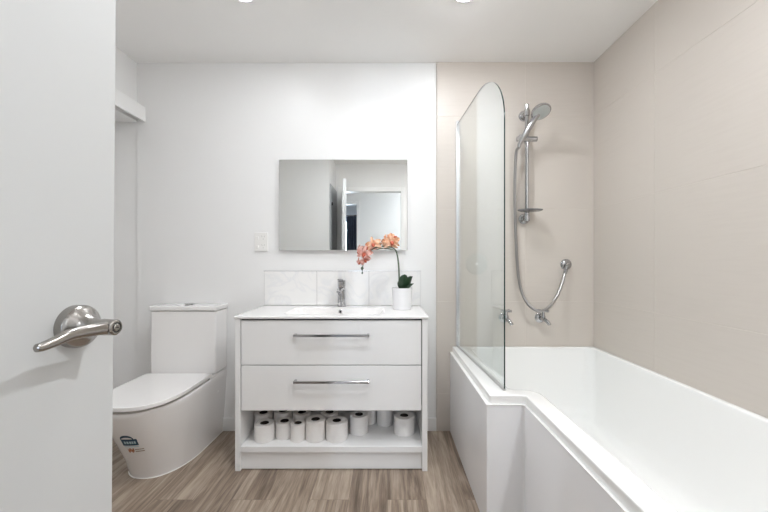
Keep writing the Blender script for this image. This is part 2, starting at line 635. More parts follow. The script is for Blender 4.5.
def downlight(loc, label, power, col, group):
    """small ceiling light: a white rim and a glowing opal dome; the dome itself is the lamp"""
    r = empty('ceiling_light', loc)
    tag(r, label, 'ceiling light', group)
    bm = bmesh.new()
    lathe(bm, [(0.046, -0.001), (0.047, -0.007), (0.054, -0.008), (0.060, -0.005), (0.061, 0.0), (0.046, 0.0)], n=40)
    build('trim_ring', bm, M['plastic'], r)
    m = material('lit opal dome', (0.9, 0.9, 0.9), 0.5)
    b = m.node_tree.nodes['Principled BSDF']
    b.inputs['Emission Color'].default_value = (*col, 1)
    b.inputs['Emission Strength'].default_value = power / (PI * 0.0074)
    bm = bmesh.new()
    lathe(bm, [(0, -0.016), (0.016, -0.0152), (0.030, -0.0125), (0.040, -0.0085), (0.045, -0.002), (0, -0.002)], n=32)
    build('opal_dome', bm, m, r)
    return r


g = 'bathroom ceiling lights'
downlight((0.373, 1.742, H), 'small round ceiling light in front of the shower screen', P_RIGHT, COL_DOWN, g)
downlight((-0.70, 1.742, H), 'small round ceiling light above the vanity and toilet side', P_DOWN, COL_DOWN, g)
downlight((0.95, 0.45, H), 'added unseen ceiling fill light over the near end of the bath', P_FILL_NEAR, COL_DOWN, g)
downlight((-0.25, 1.15, H), 'added unseen ceiling fill light over the middle of the bathroom floor', P_FILL_MID, COL_DOWN, g)
downlight((0.95, -0.66, H), 'added unseen ceiling fill light in the hall outside the bathroom doorway', P_FILL_HALL, COL_FILL_HALL, 'added hall fill light')

# ------------------------------------------------------------------ the open door with its lever handle
DW, DT = 0.772, 0.038
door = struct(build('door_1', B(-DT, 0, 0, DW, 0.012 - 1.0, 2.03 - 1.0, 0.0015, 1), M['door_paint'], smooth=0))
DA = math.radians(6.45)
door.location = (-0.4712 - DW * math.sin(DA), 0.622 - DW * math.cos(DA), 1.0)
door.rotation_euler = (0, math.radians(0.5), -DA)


def door_handle(side):
    s = side
    hy, hz = DW - 0.069, 1.004 - 1.0
    ax = (s, 0, 0)
    x0 = 0 if s > 0 else -DT
    bm = bmesh.new()
    lathe(bm, [(0, 0), (0.0325, 0), (0.0325, 0.010), (0.0315, 0.013), (0.028, 0.017), (0.021, 0.022), (0.0145, 0.030), (0.0118, 0.040), (0.0115, 0.05), (0, 0.05)],
          (x0, hy, hz), ax, 48)
    h = struct(build('door_handle', bm, M['nickel'], door))
    # lever: boss at the neck, then a blade sweeping towards the hinges with a slow twist
    bm = bmesh.new()
    X = lambda d: x0 + s * d
    path = smooth_path([(X(0.060), hy + 0.010, hz), (X(0.060), hy, hz), (X(0.061), hy - 0.03, hz + 0.0015), (X(0.059), hy - 0.06, hz + 0.001), (X(0.057), hy - 0.078, hz - 0.004), (X(0.055), hy - 0.094, hz - 0.008), (X(0.054), hy - 0.102, hz - 0.008)], 6)

    def fl(t):
        e = min(1.0, t / 0.04, (1 - t) / 0.06 + 0.25)
        e = max(e, 0.35)
        return ((0.0110 - 0.0062 * t) * e, (0.0082 - 0.0028 * t) * e)
    tube(bm, path, 0, 16, fl)
    struct(build('lever', bm, M['nickel'], h))
    bm = bmesh.new()
    cyl(bm, (X(0.046), hy, hz), (X(0.0705), hy, hz), 0.0125, 0.0118, 28, 0.002)
    struct(build('boss', bm, M['nickel'], h))
    bm = bmesh.new()
    lathe(bm, [(0.0058, 0), (0.0078, 0), (0.0078, 0.0008), (0.0058, 0.0008)], (X(0.0700), hy, hz), ax, 28, closed=True)
    struct(build('keyway_ring', bm, M['dark'], h))
    bm = bmesh.new()
    cyl(bm, (X(0.0702), hy, hz), (X(0.0715), hy, hz), 0.0055, 0.005, 24, 0.0005)
    box(bm, min(X(0.0712), X(0.0717)), max(X(0.0712), X(0.0717)), hy - 0.0032, hy + 0.0032, hz - 0.0007, hz + 0.0007, mi=1)
    b = struct(build('privacy_button', bm, [M['nickel'], M['dark']], h))


door_handle(1)
door_handle(-1)
struct(build('latch_plate', B(-DT / 2 - 0.012, -DT / 2 + 0.012, DW - 0.001, DW + 0.001, -0.028 + 0.004, 0.028 + 0.004, 0.0005, 1), M['nickel'], door, smooth=0))
for zz in (-0.78, 0.78):
    bm = bmesh.new()
    cyl(bm, (-DT - 0.006, 0.0, zz - 0.045), (-DT - 0.006, 0.0, zz + 0.045), 0.006, bev=0.001)
    struct(build('hinge', bm, M['nickel'], door))

# ------------------------------------------------------------------ bathtub
bath = empty('bathtub', (0, 0, 0))
tag(bath, 'white L-shaped shower bath with gloss side panel along the beige tiled wall', 'bathtub')
RZ = 0.551
BYF = 0.66            # near end of the bath
XW, XN, YS = 0.422, 0.568, 1.489
XB = XR - 0.002
YB = D - TT - 0.0005


def tub_ring(ow, on, os, ob, of, oright, z, ro, ri, rc, seg=6):
    cs = [(XW + ow, YB - ob, rc), (XW + ow, YS + os, ro), (XN + on, YS + os, ri), (XN + on, BYF + of, rc), (XB - oright, BYF + of, rc), (XB - oright, YB - ob, rc)]
    return [(x, y, z) for x, y in rounded_poly(cs, seg)]


bm = bmesh.new()
R = [
    tub_ring(0.004, 0.004, 0.004, 0, 0, 0, RZ - 0.040, 0.010, 0.016, 0.002),
    tub_ring(0.0, 0.0, 0.0, 0, 0, 0, RZ - 0.036, 0.010, 0.016, 0.002),
    tub_ring(0.0, 0.0, 0.0, 0, 0, 0, RZ - 0.005, 0.010, 0.016, 0.002),
    tub_ring(0.0015, 0.0015, 0.0015, 0.001, 0.001, 0.001, RZ - 0.0012, 0.010, 0.016, 0.002),
    tub_ring(0.005, 0.005, 0.005, 0.003, 0.003, 0.003, RZ, 0.010, 0.016, 0.002),
    tub_ring(0.010, 0.010, 0.010, 0.006, 0.006, 0.006, RZ, 0.012, 0.02, 0.003),
    tub_ring(0.092, 0.064, 0.060, 0.018, 0.064, 0.018, RZ, 0.03, 0.06, 0.045),
    tub_ring(0.098, 0.070, 0.066, 0.022, 0.070, 0.022, RZ, 0.03, 0.065, 0.05),
    tub_ring(0.103, 0.075, 0.071, 0.026, 0.075, 0.026, RZ - 0.002, 0.03, 0.065, 0.05),
    tub_ring(0.108, 0.080, 0.076, 0.030, 0.080, 0.030, RZ - 0.008, 0.03, 0.065, 0.05),
    tub_ring(0.118, 0.090, 0.086, 0.040, 0.10, 0.036, 0.42, 0.03, 0.10, 0.06),
    tub_ring(0.135, 0.107, 0.103, 0.055, 0.16, 0.050, 0.28, 0.03, 0.10, 0.07),
    tub_ring(0.150, 0.122, 0.118, 0.072, 0.21, 0.066, 0.20, 0.03, 0.10, 0.08),
    tub_ring(0.172, 0.144, 0.140, 0.095, 0.25, 0.088, 0.150, 0.03, 0.10, 0.08),
    tub_ring(0.205, 0.177, 0.173, 0.130, 0.30, 0.120, 0.128, 0.03, 0.10, 0.08),
    tub_ring(0.250, 0.222, 0.218, 0.180, 0.36, 0.170, 0.120, 0.03, 0.10, 0.08),
]
loft(bm, R, cap0=False, cap1=True)
build('tub', bm, M['acrylic'], bath, smooth=50)
# side panel standing just outside the rim, in an L with a soft inner corner
PT = 0.016
outer = [(0.407, YB, 0.0005), (0.407, 1.481, 0.004), (0.560, 1.481, 0.014), (0.560, BYF, 0.0005)]
inner = [(0.560 + PT, BYF, 0.0005), (0.560 + PT, 1.481 + PT, 0.003), (0.407 + PT, 1.481 + PT, 0.001), (0.407 + PT, YB, 0.0005)]
poly = rounded_poly(outer + inner, 8)
bm = bmesh.new()
loft(bm, [[(x, y, z) for x, y in poly] for z in (0.0, 0.5125)])
build('side_panel', bm, M['panel'], bath, smooth=40)
outer2 = [(0.405, YB, 0.0005), (0.405, 1.479, 0.004), (0.558, 1.479, 0.014), (0.558, BYF, 0.0005)]
poly2 = rounded_poly(outer2 + inner, 8)
bm = bmesh.new()
loft(bm, [[(x, y, z) for x, y in poly2] for z in (0.5125, 0.5160)])
build('panel_capping', bm, M['acrylic'], bath, smooth=40)
# waste
bm = bmesh.new()
lathe(bm, [(0, 0.006), (0.022, 0.005), (0.033, 0.002), (0.034, 0.0), (0, 0)], (0.98, 1.98, 0.120), (0, 0, 1), 32)
build('waste', bm, M['chrome'], bath)

# ------------------------------------------------------------------ glass bath screen
scr = empty('bath_screen', (0.454, D - TT, RZ))
tag(scr, 'clear glass bath screen with a rounded top corner standing on the bath rim', 'shower screen')
g0, g1 = Vector((0.454, 2.345)), Vector((0.499, 1.536))
gd = (g1 - g0).normalized()
scr.rotation_euler = (0, 0, math.atan2(gd.y, gd.x))   # local +x runs along the glass away from the wall
GL = (g1 - g0).length
GT = 0.003
ZB, ZT = 0.010, 1.995 - RZ
a_, b_ = 0.36, 0.278
prof = [(0.006, ZB), (GL, ZB)]
for k in range(25):
    th = PI / 2 * k / 24
    prof.append((GL - a_ + a_ * math.cos(th), ZT - b_ + b_ * math.sin(th)))
prof += [(0.006, ZT)]
bm = bmesh.new()
n = len(prof)
f_ = [bm.verts.new((x, -GT, z)) for x, z in prof]
k_ = [bm.verts.new((x, GT, z)) for x, z in prof]
bm.faces.new(f_)
bm.faces.new(k_[::-1])
for i in range(n):
    fc = bm.faces.new((f_[i], k_[i], k_[(i + 1) % n], f_[(i + 1) % n]))
    fc.material_index = 1
build('glass_panel', bm, [M['glass'], M['glass_edge']], scr, smooth=30)
bm = bmesh.new()
box(bm, 0.0, 0.022, -0.012, 0.012, 0.002, 2.012 - RZ, 0.002, 2)
build('wall_channel', bm, M['alu'], scr, smooth=30)
bm = bmesh.new()
box(bm, 0.022, GL - 0.002, -0.005, 0.005, 0.0005, 0.014, 0.001, 1)
build('bottom_seal', bm, M['seal'], scr, smooth=0)

# ------------------------------------------------------------------ toilet
TX = -1.245
toilet = empty('toilet', (TX, D, 0))
tag(toilet, 'white close coupled toilet with closed lid beside the vanity', 'toilet')
YW = D - 0.0005
LV = [  # z, half width at the back, half width of the front curve, front y, curve length
    (0.000, 0.172, 0.166, 1.836, 0.30),
    (0.012, 0.174, 0.169, 1.831, 0.30),
    (0.100, 0.178, 0.170, 1.797, 0.31),
    (0.200, 0.184, 0.180, 1.745, 0.32),
    (0.300, 0.190, 0.190, 1.693, 0.33),
    (0.370, 0.194, 0.197, 1.664, 0.33),
    (0.392, 0.195, 0.199, 1.658, 0.33),
    (0.400, 0.191, 0.194, 1.664, 0.33),
]


def bowl_level(z):
    for a, b in zip(LV, LV[1:]):
        if z <= b[0]:
            t = (z - a[0]) / (b[0] - a[0])
            return [a[i] + (b[i] - a[i]) * t for i in range(5)]
    return list(LV[-1])


def d_section(wb, wf, yf, cl, yb, n=28, p=2.25):
    """closed outline: back right, straight side, front super-ellipse, back left (relative x)"""
    pts = [(wb, yb), (wb + (wf - wb) * 0.35, yb - (yb - yf - cl) * 0.5)]
    for k in range(n + 1):
        th = PI * k / n
        c, s = math.cos(th), math.sin(th)
        x = wf * (abs(c) ** (2 / p)) * (1 if c >= 0 else -1)
        y = (yf + cl) - cl * (abs(s) ** (2 / p))
        pts.append((x, y))
    pts += [(-(wb + (wf - wb) * 0.35), yb - (yb - yf - cl) * 0.5), (-wb, yb)]
    return pts


bm = bmesh.new()
loft(bm, [[(x, y - D, lv[0]) for x, y in d_section(lv[1], lv[2], lv[3], lv[4], YW)] for lv in LV])
build('bowl', bm, M['ceramic'], toilet, smooth=55)
# silicone bead round the base
bm = bmesh.new()
o1 = d_section(0.176, 0.170, 1.830, 0.30, YW)
o2 = d_section(0.172, 0.166, 1.836, 0.30, YW)
loft(bm, [[(x, y - D, 0.0005) for x, y in o1], [(x, y - D, 0.005) for x, y in o2]], cap0=False, cap1=False)
build('silicone_bead', bm, M['label_white'], toilet)
# rear deck under the cistern
bm = B(-0.193, 0.193, -0.215, -0.0006, 0.395, 0.4165, 0.006, 3)
build('rear_deck', bm, M['ceramic'], toilet)


def slab_d(w, yf, cl, yb, z0, z1, r):
    bm = bmesh.new()
    rings = []
    for z, i in ((z0, r * 0.6), (z0 + r * 0.5, 0.0), (z1 - r, 0.0), (z1 - r * 0.3, r * 0.3), (z1, r)):
        rings.append([(x, y - D, z) for x, y in d_section(w - i, w - i, yf + i, cl, yb - i, p=2.7)])
    loft(bm, rings)
    return bm


build('seat', slab_d(0.178, 1.686, 0.33, 2.145, 0.4005, 0.4138, 0.002), M['plastic'], toilet, smooth=50)
lid = build('lid', slab_d(0.196, 1.648, 0.29, 2.160, 0.4140, 0.4345, 0.004), M['ceramic'], toilet, smooth=50)
for sx in (-0.10, 0.10):
    bm = bmesh.new()
    cyl(bm, (sx - 0.018, -0.196, 0.420), (sx + 0.018, -0.196, 0.420), 0.008, bev=0.001)
    build('hinge', bm, M['chrome'], lid)
# cistern
cist = build('cistern', B(-0.2, 0.2, -0.160, -0.001, 0.4172, 0.800, 0.010, 3), M['ceramic'], toilet)
build('cistern_lid', B(-0.206, 0.206, -0.166, -0.001, 0.803, 0.830, 0.006, 3), M['ceramic'], cist)
bm = bmesh.new()
lathe(bm, [(0, 0.011), (0.023, 0.0105), (0.027, 0.008), (0.028, 0), (0, 0)], (0.0, -0.085, 0.830), (0, 0, 1), 32)
build('flush_button', bm, M['chrome'], cist)
bm = bmesh.new()
lathe(bm, [(0, 0.003), (0.006, 0.0025), (0.0085, 0), (0, 0)], (0.1885, -0.11, 0.295), (1, 0, 0), 20)
build('screw_cap', bm, M['plastic'], toilet)


# label patches laid over the curved front of the bowl
def bowl_point(u, z):
    """u: angle on the front curve in radians (0 = right side, pi/2 = front); returns a point just off the surface"""
    def raw(uu, zz):
        _, wb, wf, yf, cl = bowl_level(zz)
        c, s = math.cos(uu), math.sin(uu)
        p = 2.25
        return Vector((wf * (abs(c) ** (2 / p)) * (1 if c >= 0 else -1), (yf + cl) - cl * (abs(s) ** (2 / p)) - D, zz))
    q = raw(u, z)
    n = (raw(u + 0.01, z) - q).cross(raw(u, z + 0.01) - q).normalized()
    if n.y > 0:
        n = -n
    return q, n


def patch(bm, u0, u1, z0, z1, off, nu=6, nv=3, skew=0.0):
    g = []
    for j in range(nv + 1):
        row = []
        for i in range(nu + 1):
            z = z0 + (z1 - z0) * j / nv
            q, n = bowl_point(u0 + (u1 - u0) * i / nu, z + skew * (i / nu))
            row.append(bm.verts.new(q + n * off))
        g.append(row)
    for j in range(nv):
        for i in range(nu):
            bm.faces.new((g[j][i], g[j][i + 1], g[j + 1][i + 1], g[j + 1][i]))


UA, UB = 1.675, 1.355          # label width, left to right
ZA, ZC = 0.218, 0.282
def U(f): return UA + (UB - UA) * f
def V(f): return ZA + (ZC - ZA) * f
bm = bmesh.new(); patch(bm, U(0.0), U(1.0), V(0.0), V(0.62), 0.0009)
wl = build('water_label', bm, M['label_blue'], toilet, smooth=60)
bm = bmesh.new()
seg = 10
rows = []
for k in range(seg + 1):      # domed arc over the label
    th = PI * (1 - k / seg)
    f = 0.40 + 0.42 * math.cos(th)
    pts_ = []
    for rr in (0.66, 0.86):
        q, n_ = bowl_point(U(f if rr > 0.8 else 0.40 + 0.34 * math.cos(th)), V(0.60 + (rr - 0.46) * math.sin(th)))
        pts_.append(bm.verts.new(q + n_ * 0.0010))
    rows.append(pts_)
for a, b in zip(rows, rows[1:]):
    bm.faces.new((a[0], b[0], b[1], a[1]))
build('arc', bm, M['label_blue'], wl, smooth=60)
bm = bmesh.new()
for k, w in enumerate((0.11, 0.10, 0.12, 0.10, 0.11)):
    f0 = 0.16 + k * 0.15
    patch(bm, U(f0), U(f0 + w), V(0.18), V(0.42), 0.0013, 2, 2)
patch(bm, U(0.05), U(0.98), V(-0.14), V(-0.06), 0.0012)
build('print_blocks', bm, M['label_pale'], wl, smooth=60)
bm = bmesh.new()
u0, z0 = U(0.22), V(-0.62)
for k in range(4):            # zigzag mark
    f0 = 0.18 + k * 0.095
    patch(bm, U(f0), U(f0 + 0.085), V(-0.66), V(-0.32), 0.0011, 2, 2, skew=(0.006 if k % 2 else -0.006))
ol = build('installer_label', bm, M['label_orange'], toilet, smooth=60)
bm = bmesh.new()
patch(bm, U(0.60), U(1.22), V(-0.64), V(-0.56), 0.0011)
patch(bm, U(0.60), U(1.22), V(-0.44), V(-0.37), 0.0011)
build('print_lines', bm, M['label_brown'], ol, smooth=60)

# ------------------------------------------------------------------ vanity cabinet
VX0, VX1, VY0, VY1 = -0.802, 0.210, 1.898, D - 0.0125
vanity = empty('vanity_cabinet', ((VX0 + VX1) / 2, D, 0))
tag(vanity, 'white two drawer vanity cabinet with an open shelf below, standing under the mirror', 'vanity cabinet')
vc = (VX0 + VX1) / 2


def VB(x0, x1, y0, y1, z0, z1, bev=0.0012):
    return B(x0 - vc, x1 - vc, y0 - D, y1 - D, z0, z1, bev, 1)


build('side_panel', VB(VX0, VX0 + 0.028, VY0, VY1, 0, 0.8005), M['vanity'], vanity, smooth=0)
build('side_panel', VB(VX1 - 0.028, VX1, VY0, VY1, 0, 0.8005), M['vanity'], vanity, smooth=0)
ix0, ix1 = VX0 + 0.0283, VX1 - 0.0283
build('shelf', VB(ix0, ix1, VY0 + 0.001, VY1 - 0.012, 0.098, 0.130), M['vanity'], vanity, smooth=0)
build('kickboard', VB(ix0, ix1, VY0 + 0.016, VY0 + 0.032, 0.004, 0.0978), M['vanity'], vanity, smooth=0)
build('back_panel', VB(ix0, ix1, VY1 - 0.0118, VY1, 0.10, 0.78), M['carcass'], vanity, smooth=0)
build('base_panel', VB(ix0, ix1, VY0 + 0.022, VY1 - 0.0122, 0.321, 0.337), M['carcass'], vanity, smooth=0)
build('gap_shade_rail', VB(ix0, ix1, VY0 + 0.022, VY0 + 0.06, 0.784, 0.800), M['dark'], vanity, smooth=0)  # near-black: shade of the gap under the top painted onto the rail


def drawer(z0, z1, hz):
    bm = VB(VX0 + 0.0325, VX1 - 0.0325, VY0, VY0 + 0.018, z0, z1, 0.0015)
    d = build('drawer', bm, M['vanity'], vanity, smooth=0)
    bm = VB(VX0 + 0.05, VX1 - 0.05, VY0 + 0.0182, VY0 + 0.30, z0 + 0.03, min(z1 - 0.08, 0.60), 0.001)
    build('drawer_box', bm, M['carcass'], d, smooth=0)
    bm = bmesh.new()
    hx0, hx1 = -0.488 - vc, -0.095 - vc
    yy = VY0 - D
    box(bm, hx0, hx1, yy - 0.034, yy - 0.026, hz - 0.0065, hz + 0.0065, 0.0015, 1)
    box(bm, hx0, hx0 + 0.012, yy - 0.027, yy + 0.0005, hz - 0.0065, hz + 0.0065, 0.001, 1)
    box(bm, hx1 - 0.012, hx1, yy - 0.027, yy + 0.0005, hz - 0.0065, hz + 0.0065, 0.001, 1)
    build('bar_handle', bm, M['chrome'], d)


drawer(0.5595, 0.7925, 0.7185)
drawer(0.319, 0.5545, 0.477)

# ------------------------------------------------------------------ ceramic vanity top with an inset basin
top = empty('washbasin', (vc, D, 0.8015))
tag(top, 'white ceramic vanity top with a moulded basin on the cabinet', 'basin')
TX0, TX1, TY0, TY1 = VX0 - 0.004, VX1 + 0.006, VY0 - 0.010, D - 0.009
TZ0, TZ1 = 0.8015, 0.8165
bx0, bx1, by0, by1 = -0.575, -0.015, 1.965, 2.245


def rect_ring(x0, x1, y0, y1, z, r, seg=6):
    return [(x - vc, y - D, z - TZ0) for x, y in rounded_poly([(x0, y0, r), (x1, y0, r), (x1, y1, r), (x0, y1, r)], seg)]


def inset(i, ib, z, r, ii=0):
    return rect_ring(bx0 + i, bx1 - i, by0 + i, by1 - ib, z, r)


bm = bmesh.new()
loft(bm, [
    rect_ring(TX0 + 0.006, TX1 - 0.006, TY0 + 0.006, TY1, TZ0, 0.004),
    rect_ring(TX0, TX1, TY0, TY1, TZ0 + 0.004, 0.006),
    rect_ring(TX0, TX1, TY0, TY1, TZ1 - 0.003, 0.006),
    rect_ring(TX0 + 0.003, TX1 - 0.003, TY0 + 0.003, TY1 - 0.001, TZ1, 0.006),
    rect_ring(TX0 + 0.012, TX1 - 0.012, TY0 + 0.012, TY1 - 0.006, TZ1, 0.006),
    inset(-0.012, -0.012, TZ1, 0.05),
    inset(0, 0, TZ1, 0.05),
    inset(0.006, 0.003, TZ1 - 0.002, 0.05),
    inset(0.016, 0.006, TZ1 - 0.012, 0.05),
    inset(0.045, 0.012, TZ1 - 0.06, 0.05),
    inset(0.075, 0.030, TZ1 - 0.10, 0.05),
    inset(0.105, 0.070, TZ1 - 0.115, 0.03),
], cap0=False)
build('basin_slab', bm, M['ceramic'], top, smooth=45)
bm = bmesh.new()
lathe(bm, [(0.0072, 0), (0.0125, 0), (0.0125, 0.002), (0.0095, 0.003), (0.0072, 0.002)], (-0.292 - vc, by1 - 0.0075 - D, 0.792 - TZ0), (0, -1, 0.25), 24, closed=True)
ov = build('overflow_ring', bm, M['chrome'], top)
bm = bmesh.new()
lathe(bm, [(0, 0.0012), (0.0074, 0.0012), (0.0074, 0), (0, 0)], (-0.292 - vc, by1 - 0.0075 - D, 0.792 - TZ0), (0, -1, 0.25), 24)
build('overflow_hole', bm, M['dark'], ov)
bm = bmesh.new()
lathe(bm, [(0, 0.005), (0.02, 0.004), (0.031, 0.001), (0.032, 0), (0, 0)], (-0.292 - vc, 2.10 - D, TZ1 - 0.115 - TZ0), (0, 0, 1), 28)
build('plug', bm, M['chrome'], top)

# basin mixer
FX, FY = -0.292, 2.296
mix = empty('basin_mixer', (FX, FY, TZ1))
tag(mix, 'chrome single lever basin mixer tap on the vanity top', 'tap')
bm = bmesh.new()
lathe(bm, [(0, 0), (0.028, 0), (0.028, 0.005), (0.0250, 0.008), (0.0240, 0.04), (0.0240, 0.128), (0.0250, 0.132), (0.0250, 0.138), (0, 0.138)], n=32)
build('body', bm, M['chrome'], mix)
bm = bmesh.new()
tube(bm, smooth_path([(0, -0.010, 0.112), (0, -0.04, 0.116), (0, -0.08, 0.112), (0, -0.108, 0.103)], 6), 0, 16, lambda t: (0.0125 - 0.003 * t, 0.0220 - 0.004 * t))
sp = build('spout', bm, M['chrome'], mix)
bm = bmesh.new()
cyl(bm, (0, -0.098, 0.098), (0, -0.101, 0.087), 0.0105, 0.0105, 20)
build('aerator', bm, M['smoked'], sp)
bm = bmesh.new()
lathe(bm, [(0, 0.139), (0.0250, 0.139), (0.0255, 0.162), (0.0225, 0.169), (0, 0.170)], n=32)
tube(bm, smooth_path([(0, -0.004, 0.160), (0, -0.03, 0.166), (0, -0.066, 0.174)], 5), 0, 14, lambda t: (0.0075 - 0.002 * t, 0.0210 - 0.003 * t))
build('lever', bm, M['chrome'], mix)

# tiled splashback
spl = empty('tile_splashback', (vc, D, TZ1))
tag(spl, 'low white veined tile splashback behind the vanity top', 'splashback')
SX = [-0.803, -0.460, -0.121, 0.214]
bm = bmesh.new()
for a, b in zip(SX, SX[1:]):
    box(bm, a + 0.0012 - vc, b - 0.0012 - vc, -0.0088, -0.0012, 0.0015, 0.2235, 0.0008, 1)
build('tiles', bm, M['marble'], spl, smooth=0)
build('grout', B(SX[0] - vc, SX[-1] - vc, -0.0072, -0.0005, 0.0015, 0.2235), material('grey grout', (0.42, 0.41, 0.40), 0.8, noise=0.05, scale=50), spl, smooth=0)
build('edge_trim', B(SX[0] - 0.003 - vc, SX[-1] + 0.003 - vc, -0.0092, -0.0005, 0.2237, 0.2262), M['alu'], spl, smooth=0)

# ------------------------------------------------------------------ mirror
mr = empty('wall_mirror', ((-0.70 + 0.1277) / 2, D, 1.176))
tag(mr, 'frameless rectangular mirror on the white wall above the vanity', 'mirror')
mc = (-0.70 + 0.1277) / 2
build('mirror_glass', B(-0.70 - mc, 0.1277 - mc, -0.028, -0.023, 0, 0.586, 0.0012, 1), M['mirror'], mr, smooth=0)
build('backing_board', B(-0.68 - mc, 0.108 - mc, -0.0228, -0.0005, 0.02, 0.566), M['carcass'], mr, smooth=0)

# ------------------------------------------------------------------ double power outlet
PX0, PX1, PZ0, PZ1 = (254.6 - 387.5) / 153.6, (267.8 - 387.5) / 153.6, CAM_Z + (261.5 - 251.2) / 153.6, CAM_Z + (261.5 - 232.6) / 153.6
pc, pz = (PX0 + PX1) / 2, (PZ0 + PZ1) / 2
so = empty('power_outlet', (pc, D, pz))
tag(so, 'white double power outlet on the wall left of the mirror', 'power outlet')
hw, hh = (PX1 - PX0) / 2, (PZ1 - PZ0) / 2
build('plate', B(-hw, hw, -0.011, -0.0005, -hh, hh, 0.003, 2), M['plastic'], so)
for sgn in (1, -1):
    zc = sgn * hh * 0.47
    bm = B(-hw + 0.010, -hw + 0.028, -0.0145, -0.0105, zc - 0.013, zc + 0.007, 0.0012, 1)
    build('rocker_switch', bm, M['plastic'], so)
    bm = bmesh.new()
    for (dx, dz, rot) in ((-0.0085, 0.008, -0.5), (0.0085, 0.008, 0.5), (0, -0.010, 0)):
        b2 = B(-0.0012, 0.0012, -0.0116, -0.0106, -0.0048, 0.0048)
        b2.transform(Matrix.Translation((0.014 + dx, 0, zc + dz)) @ Matrix.Rotation(rot, 4, 'Y'))
        me = bpy.data.meshes.new('tmp')
        b2.to_mesh(me)
        b2.free()
        bm.from_mesh(me)
        bpy.data.meshes.remove(me)
    build('socket_slots', bm, M['seal'], so, smooth=0)

# ------------------------------------------------------------------ potted orchid
OX, OY = 0.088, 2.172
orch = empty('potted_orchid', (OX, OY, TZ1))
tag(orch, 'coral pink orchid in a white pot on the right of the vanity top', 'potted plant')
bm = bmesh.new()
lathe(bm, [(0, 0.0), (0.053, 0.0), (0.056, 0.003), (0.0610, 0.126), (0.0610, 0.129), (0.0570, 0.129), (0.054, 0.112), (0, 0.112)], n=40)
build('pot', bm, M['pot'], orch)
bm = bmesh.new()
lathe(bm, [(0, 0.124), (0.03, 0.122), (0.0525, 0.117), (0.052, 0.113), (0, 0.113)], n=28)
build('moss', bm, M['soil'], orch)


def OP(px, py, y):
    return Vector(((px - 387.5) * y / 361 - OX, y - OY, CAM_Z - (py - 261.5) * y / 361 - TZ1))


stem_pts = [OP(399.5, 290, OY), OP(399.3, 280, OY), OP(398.6, 265, 2.183), OP(397, 254, 2.18), OP(393.8, 248.5, 2.175), OP(386, 246.5, 2.165), OP(377, 247, 2.155), OP(369, 252, 2.15), OP(364.5, 260, 2.15), OP(362.5, 268, 2.15), OP(362.2, 272.5, 2.15)]
bm = bmesh.new()
tube(bm, smooth_path(stem_pts, 6), lambda t: 0.0060 - 0.0040 * t, 10)
build('stem', bm, M['stem'], orch)


def leaf(bm, base, direction, length, width, curl, thick=0.006, lean=0.0):
    """thick orchid leaf: a cupped, rounded blade"""
    d = Vector(direction).normalized()
    side = d.cross(Vector((0, 0, 1))).normalized()
    nrm = side.cross(d).normalized()
    N, W = 10, 6
    g = {}
    for i in range(N + 1):
        t = i / N
        w = width * (math.sin(PI * min(1, (t * 0.93 + 0.07))) ** 0.55)
        c = Vector(base) + d * (length * t) + nrm * (curl * math.sin(t * PI / 2) ** 2)
        for j in range(W + 1):
            v = j / W * 2 - 1
            p = c + side * (w * v) + nrm * (abs(v) ** 1.6 * w * 0.45)
            th = thick * (1 - v * v) * math.sin(PI * min(1, t * 0.9 + 0.1))
            g[i, j, 0] = bm.verts.new(p + nrm * th * 0.5)
            g[i, j, 1] = bm.verts.new(p - nrm * (th * 0.5 + 0.0004))
    for i in range(N):
        for j in range(W):
            bm.faces.new((g[i, j, 0], g[i + 1, j, 0], g[i + 1, j + 1, 0], g[i, j + 1, 0]))
            bm.faces.new((g[i, j, 1], g[i, j + 1, 1], g[i + 1, j + 1, 1], g[i + 1, j, 1]))
        bm.faces.new((g[i, 0, 0], g[i, 0, 1], g[i + 1, 0, 1], g[i + 1, 0, 0]))
        bm.faces.new((g[i, W, 0], g[i + 1, W, 0], g[i + 1, W, 1], g[i, W, 1]))
    bm.faces.new([g[0, j, 0] for j in range(W + 1)] + [g[0, j, 1] for j in range(W, -1, -1)])
    bm.faces.new([g[N, j, 0] for j in range(W + 1)][::-1] + [g[N, j, 1] for j in range(W + 1)])


for (bx, by, dx, dy, dz, ln, wd, cu) in (
        (0.008, -0.012, 0.10, -0.28, 0.9, 0.096, 0.032, 0.012),
        (0.024, -0.014, 0.50, -0.30, 0.80, 0.094, 0.029, 0.014),
        (-0.002, -0.018, -0.12, -0.55, 0.62, 0.066, 0.026, 0.014),
        (0.026, 0.006, 0.45, 0.45, 0.9, 0.092, 0.028, 0.012),
        (0.020, -0.024, 0.85, -0.50, 0.42, 0.066, 0.022, 0.016),
        (0.004, 0.010, -0.22, 0.30, 0.9, 0.070, 0.026, 0.010)):
    bm = bmesh.new()
    leaf(bm, (bx, by, 0.116), (dx, dy, dz), ln, wd, cu)
    build('leaf', bm, M['leaf'], orch, smooth=70)


